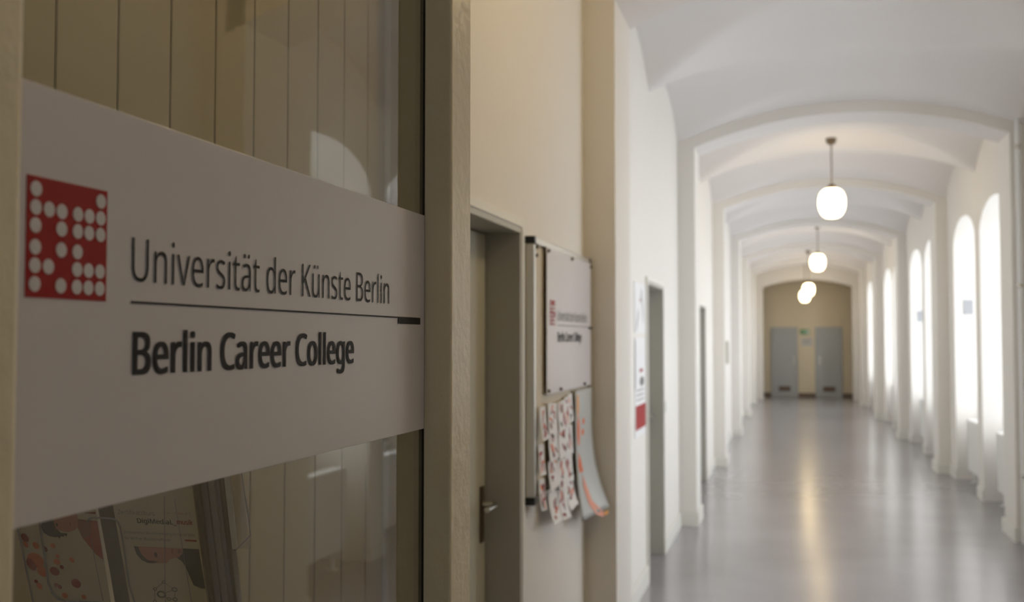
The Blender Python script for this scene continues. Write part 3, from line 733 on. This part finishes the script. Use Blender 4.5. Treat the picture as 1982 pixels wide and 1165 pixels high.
line('title', 'DigiMediaL_', .0285, .0785, -.0712, .0075, 'ink', BOLD)
line('title', 'musik', .0795, .0995, -.0702, .0075, 'red', BOLD)
line('subtitle', 'Strategisches Musikmarketing im Social Web', .0085, .1000, -.0890, .0045, 'inkgrey')
line('subtitle', 'für Berliner Musikschaffende', .0085, .0677, -.0990, .0045, 'inkgrey')
shp('red_bar', 'red', [rect(.0865, .1015, -.0975, -.0950)])
shp('jacket', 'jacket', [[(.0823, -.1103), (.1030, -.1101), (.1045, -.1766), (.0993, -.1763), (.0899, -.1713), (.0824, -.1407), (.079, -.1322), (.0729, -.126), (.0805, -.119)]], .0006)
shp('face', 'skin', [[(.0212, -.1102), (.0815, -.1103), (.0807, -.1168), (.0780, -.122), (.0747, -.1248), (.0680, -.1268), (.0622, -.1299), (.0600, -.134), (.0564, -.1358), (.0461, -.136), (.0342, -.1349), (.0253, -.1246)]], .0009)
shp('hair', 'hair', [[(.0187, -.1099), (.0238, -.1102), (.0272, -.1234), (.0345, -.1327), (.0473, -.1335), (.0426, -.1362), (.034, -.1367), (.026, -.1322), (.0204, -.1227)]], .0011)
shp('eye', 'hair', [ell(.0455, -.1223, .0020, .0040)], .0012)
shp('mouth', 'skinlip', [ell(.0680, -.1150, .0010, .0042)], .0012)
shp('ear', 'skinlip', [ell(.0770, -.1150, .0022, .0040)], .0012)
def sketch():
    bm = bmesh.new()
    c0 = (.0447, -.1900)
    nodes = [(.0447, -.1900, .0062), (.0505, -.1682, .0026), (.0371, -.1810, .0026), (.0636, -.1802, .0040), (.0540, -.1974, .0028), (.0622, -.1975, .0034), (.0344, -.2027, .0025)]
    for x, y, r in nodes:
        o_, i_ = ell(x, y, r, r, n=20), ell(x, y, r * .62, r * .62, n=20)
        for k in range(20): poly(bm, SB, [o_[k], o_[(k + 1) % 20], i_[(k + 1) % 20], i_[k]], .0009)
    def seg(p, q, rp, rq):
        d = math.hypot(q[0] - p[0], q[1] - p[1]); ux, uy = (q[0] - p[0]) / d, (q[1] - p[1]) / d
        a = (p[0] + ux * rp, p[1] + uy * rp); e = (q[0] - ux * rq, q[1] - uy * rq); t = .0003
        poly(bm, SB, [(a[0] - uy * t, a[1] + ux * t), (e[0] - uy * t, e[1] + ux * t), (e[0] + uy * t, e[1] - ux * t), (a[0] + uy * t, a[1] - ux * t)], .0009)
    for i, j in ((0, 3), (0, 4), (1, 2), (1, 3), (2, 6), (3, 5), (4, 5)):
        seg(nodes[i], nodes[j], nodes[i][2], nodes[j][2])
    obj('network_sketch', rel(bm, OB), 'inkgrey', b)
sketch()
OL = tuple(SB(.1395, -.06, -.02))
lf = thing('leaflet', 'narrow white leaflet standing at the right side of the brochure rack', 'leaflet', OL)
bm = bmesh.new(); pbox(bm, SB, .1395, .1455, -.124, .03, -.026, -.019); obj('leaflet_sheet', rel(bm, OL), 'paper', lf)

# ================================================================ WHITEBOARD with papers
WB = thing('whiteboard', 'wall-mounted pinboard in an aluminium frame between the first door and pilaster', 'whiteboard', (XL, 4.0, 1.0))
WO = (XL, 4.0, 1.0)
ya, yb, za, zb = 3.475, 4.545, 1.005, 1.958
xf = XL + .035
obj('board_panel', rel(bx(XL + .004, XL + .022, ya + .01, yb - .01, za + .01, zb - .01), WO), 'board', WB)
obj('frame_rail', rel(bx(XL + .002, xf, ya + .022, yb - .022, zb - .024, zb, bev=.003), WO), 'alu', WB)
obj('frame_rail', rel(bx(XL + .002, xf, ya + .022, yb - .022, za, za + .024, bev=.003), WO), 'alu', WB)
obj('frame_rail', rel(bx(XL + .002, xf, ya, ya + .022, za + .026, zb - .026, bev=.003), WO), 'alu', WB)
obj('frame_rail', rel(bx(XL + .002, xf, yb - .022, yb, za + .026, zb - .026, bev=.003), WO), 'alu', WB)
for yy in (ya - .002, yb - .024):
    for zz in (za - .002, zb - .024):
        obj('corner_cap', rel(bx(XL, xf + .002, yy, yy + .026, zz, zz + .026, bev=.003), WO), 'black', WB)
XB = XL + .022
for k, zz in enumerate((1.925, 1.895)):
    bm = bmesh.new(); lathe(bm, [(.007, 0), (.008, .006), (.005, .012)], XB + .0005, 3.535, zz, 14, 'X')
    tag(obj('board_magnet', bm, 'louvre'), ('upper' if k == 0 else 'lower') + ' small brown magnet in the top left corner of the pinboard', 'magnet', 'pinboard magnets')

college_board('college_poster', 'smaller white college poster with red dotted logo pinned on the pinboard', 'poster',
              xf + .0005, 3.655, 4.53, 1.385, 1.935, .003, 3.70, 1.645, .70, .8)
bm = bmesh.new()
for yy, zz in ((3.664, 1.926), (3.664, 1.394), (4.08, 1.928), (3.90, 1.392), (4.38, 1.392), (4.52, 1.926)):
    pass
for k, (yy, zz, w) in enumerate(((3.672, 1.922, 'top left corner'), (3.672, 1.398, 'bottom left corner'), (4.10, 1.925, 'top middle'), (3.88, 1.396, 'bottom edge near the left'), (4.36, 1.396, 'bottom edge near the right'), (4.515, 1.92, 'top right corner'))):
    bm = bmesh.new(); lathe(bm, [(.006, 0), (.007, .004), (.004, .009)], xf + .004, yy, zz, 12, 'X')
    tag(obj('poster_pin', bm, 'plate'), 'small dark pin at the %s of the college poster' % w, 'pin', 'poster pins')

# picture cards hung in columns below the poster
def card(y, z, w, h, tilt, curl, seed, label):
    rnd = random.Random(seed)
    r = thing('picture_card', label, 'card', (xf + .001 + (seed % 3) * .003, y, z), group='picture cards on the pinboard', rot=(math.radians(tilt), 0, 0))
    def S(a, b, c=0):
        # a 0..w, b 0..-h ; the foot curls away from the board
        t = -b / h
        off = curl * t * t
        return Vector((off + c, a, b))
    bm = bmesh.new(); n = 8
    g = [[[bm.verts.new(S(w * i, -h * j / n, c)) for i in (0, 1)] for j in range(n + 1)] for c in (0, .0012)]
    for j in range(n):
        bm.faces.new((g[1][j][0], g[1][j][1], g[1][j + 1][1], g[1][j + 1][0]))
        bm.faces.new((g[0][j][0], g[0][j + 1][0], g[0][j + 1][1], g[0][j][1]))
        for i in (0, 1):
            bm.faces.new((g[0][j][i], g[1][j][i], g[1][j + 1][i], g[0][j + 1][i]))
    bm.faces.new((g[0][0][0], g[0][0][1], g[1][0][1], g[1][0][0])); bm.faces.new((g[0][n][0], g[0][n][1], g[1][n][1], g[1][n][0]))
    obj('card_sheet', bm, 'paper', r)
    for nm, m, cnt in (('red_figures', 'red', 4), ('orange_figures', 'orange', 2), ('dark_figures', 'ink', 2)):
        bm = bmesh.new()
        for k in range(cnt):
            cx, cy = rnd.uniform(.2, .8) * w, -rnd.uniform(.15, .85) * h
            a = rnd.uniform(0, PI)
            rx, ry = rnd.uniform(.010, .020) * (1.4 if m != 'ink' else .9), rnd.uniform(.004, .008)
            pts = ell(cx, cy, rx, ry, a, 14)
            pts = [(min(max(px, .003), w - .003), min(max(py, -h + .003), -.003)) for px, py in pts]
            vs = [bm.verts.new(S(px, py, .0022 + k * .00005)) for px, py in pts]
            bm.faces.new(vs)
            if m == 'red' and k < 2:
                q = [(cx, cy), (cx + .016 * math.cos(a + 1), cy + .02 * math.sin(a + 1)), (cx + .006, cy + .004)]
                q = [(min(max(px, .003), w - .003), min(max(py, -h + .003), -.003)) for px, py in q]
                bm.faces.new([bm.verts.new(S(px, py, .0026)) for px, py in q])
        ret = bmesh.ops.extrude_face_region(bm, geom=bm.faces[:])
        bmesh.ops.translate(bm, verts=[v for v in ret['geom'] if isinstance(v, bmesh.types.BMVert)], vec=(-.0004, 0, 0))
        obj(nm, bm, m, r)
rows = [(1.355, .124, 0), (1.245, .124, 0), (1.135, .124, .004), (1.020, .125, .018)]
names = ['top', 'second', 'third', 'bottom']
s = 1
for ri, (z, h, cu) in enumerate(rows):
    for ci, (y, w) in enumerate(((3.665, .15), (3.815, .15), (3.965, .15))):
        card(y + (ri % 2) * .006, z - (.010 if ci == 1 else 0), w - .004, h - .01, (-4, 3, 5, -3)[(ri + ci) % 4], cu + .006, s,
             'white card with red and black figures, %s row and %s of three on the pinboard' % (names[ri], ('left', 'middle', 'right')[ci]))
        s += 1
for ri, (z, h) in enumerate(((1.345, .13), (1.215, .12), (1.090, .12))):
    card(3.525, z, .085, h - .01, (2, -5, -6)[ri], .012, 20 + ri, 'narrow white card by the left frame rail, %s one of three' % names[ri].replace('third', 'lowest'))

# curling grey poster at the right of the board
r = thing('curled_poster', 'grey poster with orange shapes curling away from the right of the pinboard', 'poster', (xf + .001, 4.16, 1.375))
PH, PWD = .545, .375
def S(a, b, c=0):
    t = min(1, -b / PH)
    off = (.028 + .05 * (a / PWD)) * max(0, (t - .25) / .75) ** 2.2 + .004
    return Vector((off + c, a, b + .02 * max(0, t - .6) * (a / PWD)))
bm = bmesh.new(); n, mcol = 24, 8
g = [[[bm.verts.new(S(PWD * i / mcol, -PH * j / n, c)) for i in range(mcol + 1)] for j in range(n + 1)] for c in (0, .0012)]
for j in range(n):
    for i in range(mcol):
        bm.faces.new((g[1][j][i], g[1][j][i + 1], g[1][j + 1][i + 1], g[1][j + 1][i]))
        bm.faces.new((g[0][j][i], g[0][j + 1][i], g[0][j + 1][i + 1], g[0][j][i + 1]))
for j in range(n):
    for i in (0, mcol):
        bm.faces.new((g[0][j][i], g[1][j][i], g[1][j + 1][i], g[0][j + 1][i]))
for i in range(mcol):
    for j in (0, n):
        bm.faces.new((g[0][j][i], g[1][j][i], g[1][j][i + 1], g[0][j][i + 1]))
obj('poster_sheet', bm, 'greypaper', r, smooth=True)
def curl_print(name, m, shapes, lift=.0022):
    bm = bmesh.new()
    for pts in shapes:
        pts2 = []
        for k in range(len(pts)):
            p, q = pts[k], pts[(k + 1) % len(pts)]
            for t in range(3): pts2.append((p[0] + (q[0] - p[0]) * t / 3, p[1] + (q[1] - p[1]) * t / 3))
        cxx, cyy = sum(p[0] for p in pts2) / len(pts2), sum(p[1] for p in pts2) / len(pts2)
        c = bm.verts.new(S(cxx, cyy, lift)); vs = [bm.verts.new(S(px, py, lift)) for px, py in pts2]
        for k in range(len(vs)): bm.faces.new((c, vs[k], vs[(k + 1) % len(vs)]))
    obj(name, bm, m, r)
curl_print('amber_shape', 'amber', [ell(.05, -.065, .022, .050), ell(.33, -.566, .03, .008)])
curl_print('orange_shape', 'orange', [ell(.06, -.175, .028, .062), ell(.17, -.14, .025, .014), ell(.15, -.185, .028, .014), [(.05, -.262), (.09, -.30), (.11, -.35), (.05, -.35), (.03, -.32)]])
curl_print('salmon_shape', 'salmon', [[(.09, -.36), (.13, -.42), (.17, -.48), (.22, -.53), (.30, -.56), (.28, -.575), (.18, -.545), (.12, -.49), (.08, -.41)]], .0028)

# ================================================================ WALL ITEMS
def poster(name, label, y0, y1, z0, z1, marks):
    t = thing(name, label, 'poster', (XL, y0, z0))
    obj('poster_sheet', bx(0.001, .004, 0, y1 - y0, 0, z1 - z0), 'paper', t)
    S = Plane((.004, 0, 0), (0, 1, 0), (0, 0, 1))
    for nm, m, shp in marks:
        bm = bmesh.new()
        for k, q in enumerate(shp): poly(bm, S, q, .0010 + k * .00005)
        obj(nm, bm, m, t)
poster('wall_poster', 'white poster with a dark line figure, upper one left of the second door', 6.13, 6.63, 1.63, 1.945,
       [('dark_figure', 'inkgrey', [ell(.30, .24, .05, .012, 1.3), ell(.36, .15, .09, .010, 1.9), ell(.12, .08, .09, .012, .9)]), ('red_mark', 'red', [ell(.24, .21, .015, .010)])])
poster('wall_poster', 'white poster with a red block along its foot, lower one left of the second door', 6.14, 6.62, .985, 1.60,
       [('red_block', 'red', [rect(.02, .465, .045, .195)]), ('grey_text', 'inkgrey', [rect(.06, .40, .225 + .03 * k, .232 + .03 * k) for k in range(3)] + [ell(.30, .34, .10, .03)]), ('red_mark', 'red', [rect(.2, .34, .40, .42)]),
        ('black_edge', 'ink', [rect(.0, .014, .30, .60)])])
o = obj('alarm_box', bx(FL, FL + .035, 13.15, 13.3, 1.28, 1.57, bev=.004), 'doorgrey'); tag(o, 'small grey alarm box on the third pilaster of the left wall', 'alarm box')
o = obj('wall_switch', bx(XL, XL + .012, 7.70, 7.78, 1.04, 1.12, bev=.003), 'frame'); tag(o, 'small white light switch beside the second door', 'light switch')
for (y, z, lab) in ((12.5, 1.96, 'small grey notice plate on the jamb of the nearest pair of niches'), (16.75, 1.95, 'small grey notice plate on a jamb in the next pair of niches')):
    o = obj('notice_plate', bx(1.955, 2.06, y - .006, y, z - .085, z + .085, bev=.002), 'notice'); tag(o, lab, 'plate', 'notice plates in the window niches')
# vertical heating pipe at the right edge
t = thing('heating_pipe', 'white vertical heating pipe beside the near right pilaster', 'pipe', (1.775, 8.69, 0))
bm = bmesh.new(); lathe(bm, [(.020, 0), (.020, 3.4)], 0, 0, 0, 16); obj('pipe_tube', bm, 'rad', t)
for z in (.5, 2.0, 3.1):
    bm = bmesh.new(); lathe(bm, [(.025, z), (.025, z + .03)], 0, 0, 0, 16); box(bm, -.006, .006, 0, .058, z + .005, z + .025); obj('pipe_clip', bm, 'steel', t)
# exit sign and notice on the end wall
t = thing('exit_sign', 'small green exit sign high between the two end doors', 'sign', (.485, YEND, 1.80))
obj('sign_box', bx(-.12, .12, -.04, 0, -.065, .065, bev=.004), 'green', t)
S = Plane((0, -.04, 0), (1, 0, 0), (0, 0, 1))
bm = bmesh.new()
poly(bm, S, [(-.10, .0), (-.07, .03), (-.07, .012), (-.03, .012), (-.03, -.012), (-.07, -.012), (-.07, -.03)])
obj('arrow', bm, 'white', t)
bm = bmesh.new(); poly(bm, S, rect(.055, .10, -.045, .045)); obj('doorway', bm, 'white', t)
bm = bmesh.new()
poly(bm, S, ell(.02, .032, .009, .009)); poly(bm, S, [(.0, .02), (.022, .02), (.03, -.005), (.045, -.04), (.035, -.042), (.015, -.01), (-.01, -.04), (-.02, -.034), (.005, -.002)])
obj('running_figure', bm, 'white', t)
t = thing('wall_notice', 'pale grey notice below the exit sign on the end wall', 'notice', (.53, YEND, 1.52))
obj('notice_sheet', bx(-.15, .15, -.004, 0, -.11, .11), 'pale', t)
bm = bmesh.new()
S = Plane((0, -.004, 0), (1, 0, 0), (0, 0, 1))
for k in range(5): poly(bm, S, rect(-.11, .11 - .03 * (k % 2), .07 - .032 * k, .078 - .032 * k))
obj('notice_lines', bm, 'inkgrey', t)

# ================================================================ RADIATORS in the niches
def make_radiator(L):
    r = thing('radiator', 'x', 'radiator', group='radiators under the niche windows')
    bm = bmesh.new()
    n = max(6, int(L / .06))
    zs = (.13, .66)
    # fluted front and back skins
    prof = []
    for i in range(n):
        y0 = -L / 2 + L * i / n; d = L / n
        prof += [(y0, 0), (y0 + d * .25, .008), (y0 + d * .75, .008)]
    prof.append((L / 2, 0))
    for s, x0 in ((-1, -.035), (1, .035)):
        a = [bm.verts.new((x0 + s * px, py, zs[0])) for py, px in prof]
        b = [bm.verts.new((x0 + s * px, py, zs[1])) for py, px in prof]
        a2 = [bm.verts.new((x0 - s * .01, py, zs[0])) for py, px in prof]
        b2 = [bm.verts.new((x0 - s * .01, py, zs[1])) for py, px in prof]
        for k in range(len(prof) - 1):
            bm.faces.new((a[k], a[k + 1], b[k + 1], b[k])); bm.faces.new((a2[k], a2[k + 1], b2[k + 1], b2[k]))
            bm.faces.new((b[k], b[k + 1], b2[k + 1], b2[k])); bm.faces.new((a[k], a[k + 1], a2[k + 1], a2[k]))
    obj('radiator_panel', bm, 'rad', r)
    obj('top_cover', bx(-.052, .052, -L / 2 - .005, L / 2 + .005, .662, .695, bev=.01), 'rad', r)
    obj('side_cover', bx(-.05, .05, -L / 2 - .006, -L / 2 + .004, .13, .67, bev=.003), 'rad', r)
    obj('side_cover', bx(-.05, .05, L / 2 - .004, L / 2 + .006, .13, .67, bev=.003), 'rad', r)
    for yy in (-L / 2 + .12, L / 2 - .12):
        bm = bmesh.new(); box(bm, -.015, .015, yy - .015, yy + .015, .0, .14); box(bm, -.04, .04, yy - .03, yy + .03, 0, .008); obj('foot', bm, 'rad', r)
    bm = bmesh.new(); lathe(bm, [(.016, -L / 2 - .06), (.02, -L / 2 - .05), (.02, -L / 2 - .02), (.012, -L / 2 - .006)], 0, 0, .17, 14, 'Y')
    obj('valve', bm, 'steel', r)
    return r
src = make_radiator(.98)
for i, (a, b) in enumerate(NICHES):
    if i == 0: q = src
    else:
        q = src.copy(); COL.objects.link(q)
        for ch in src.children:
            c = ch.copy(); COL.objects.link(c); c.parent = q
    q.location = (2.0, (a + b) / 2 + .03, 0)
    q['label'] = 'white panel radiator on feet, %s' % descr[i]

# ================================================================ PENDANT LAMPS
def make_lamp(drop, gm='globe'):
    r = thing('pendant_lamp', 'x', 'pendant lamp', group='pendant lamps along the corridor')
    bm = bmesh.new(); lathe(bm, [(.03, -.07), (.05, -.05), (.055, -.01), (.055, 0)], 0, 0, 0, 24); obj('ceiling_rose', bm, 'brass', r, smooth=True)
    bm = bmesh.new(); lathe(bm, [(.007, -drop), (.007, -.05)], 0, 0, 0, 12); obj('rod', bm, 'brass', r, smooth=True)
    bm = bmesh.new(); lathe(bm, [(.052, -drop - .03), (.05, -drop - .005), (.03, -drop + .02), (.012, -drop + .03)], 0, 0, 0, 24); obj('cap', bm, 'brass', r, smooth=True)
    H, R = .315, .138
    prof = []
    for k in range(25):
        t = PI * k / 24
        s = math.sin(t)
        z = math.cos(t)
        rr = R * (s ** .62) * (1 + .04 * z)
        prof.append((max(rr, .002), -drop - .02 - H / 2 + z * H / 2))
    bm = bmesh.new(); lathe(bm, prof[::-1], 0, 0, 0, 40); obj('globe', bm, gm, r, smooth=True)
    return r
LAMPS = [(.47, 3.15, 3.70, .50, 'hanging in the first bay before the nearest arch'),
         (.472, 11.07, 3.70, .50, 'largest one in view'),
         (.566, 19.45, 3.69, .50, 'second largest in view'),
         (.511, 25.0, 3.71, .76, 'upper of the overlapping pair far down'),
         (.46, 27.2, 3.63, .74, 'lower of the overlapping pair far down')]
for i, (x, y, z, drop, d) in enumerate(LAMPS):
    bay = [q for q in bays if q[0] <= y <= q[1]][0]
    zc = vault_z(x, y, *bay) + .004
    r = make_lamp(drop + zc - z, 'globe_near' if i == 0 else 'globe')
    r.location = (x, y, zc)
    r['label'] = 'opal glass pendant lamp glowing warm white, ' + d
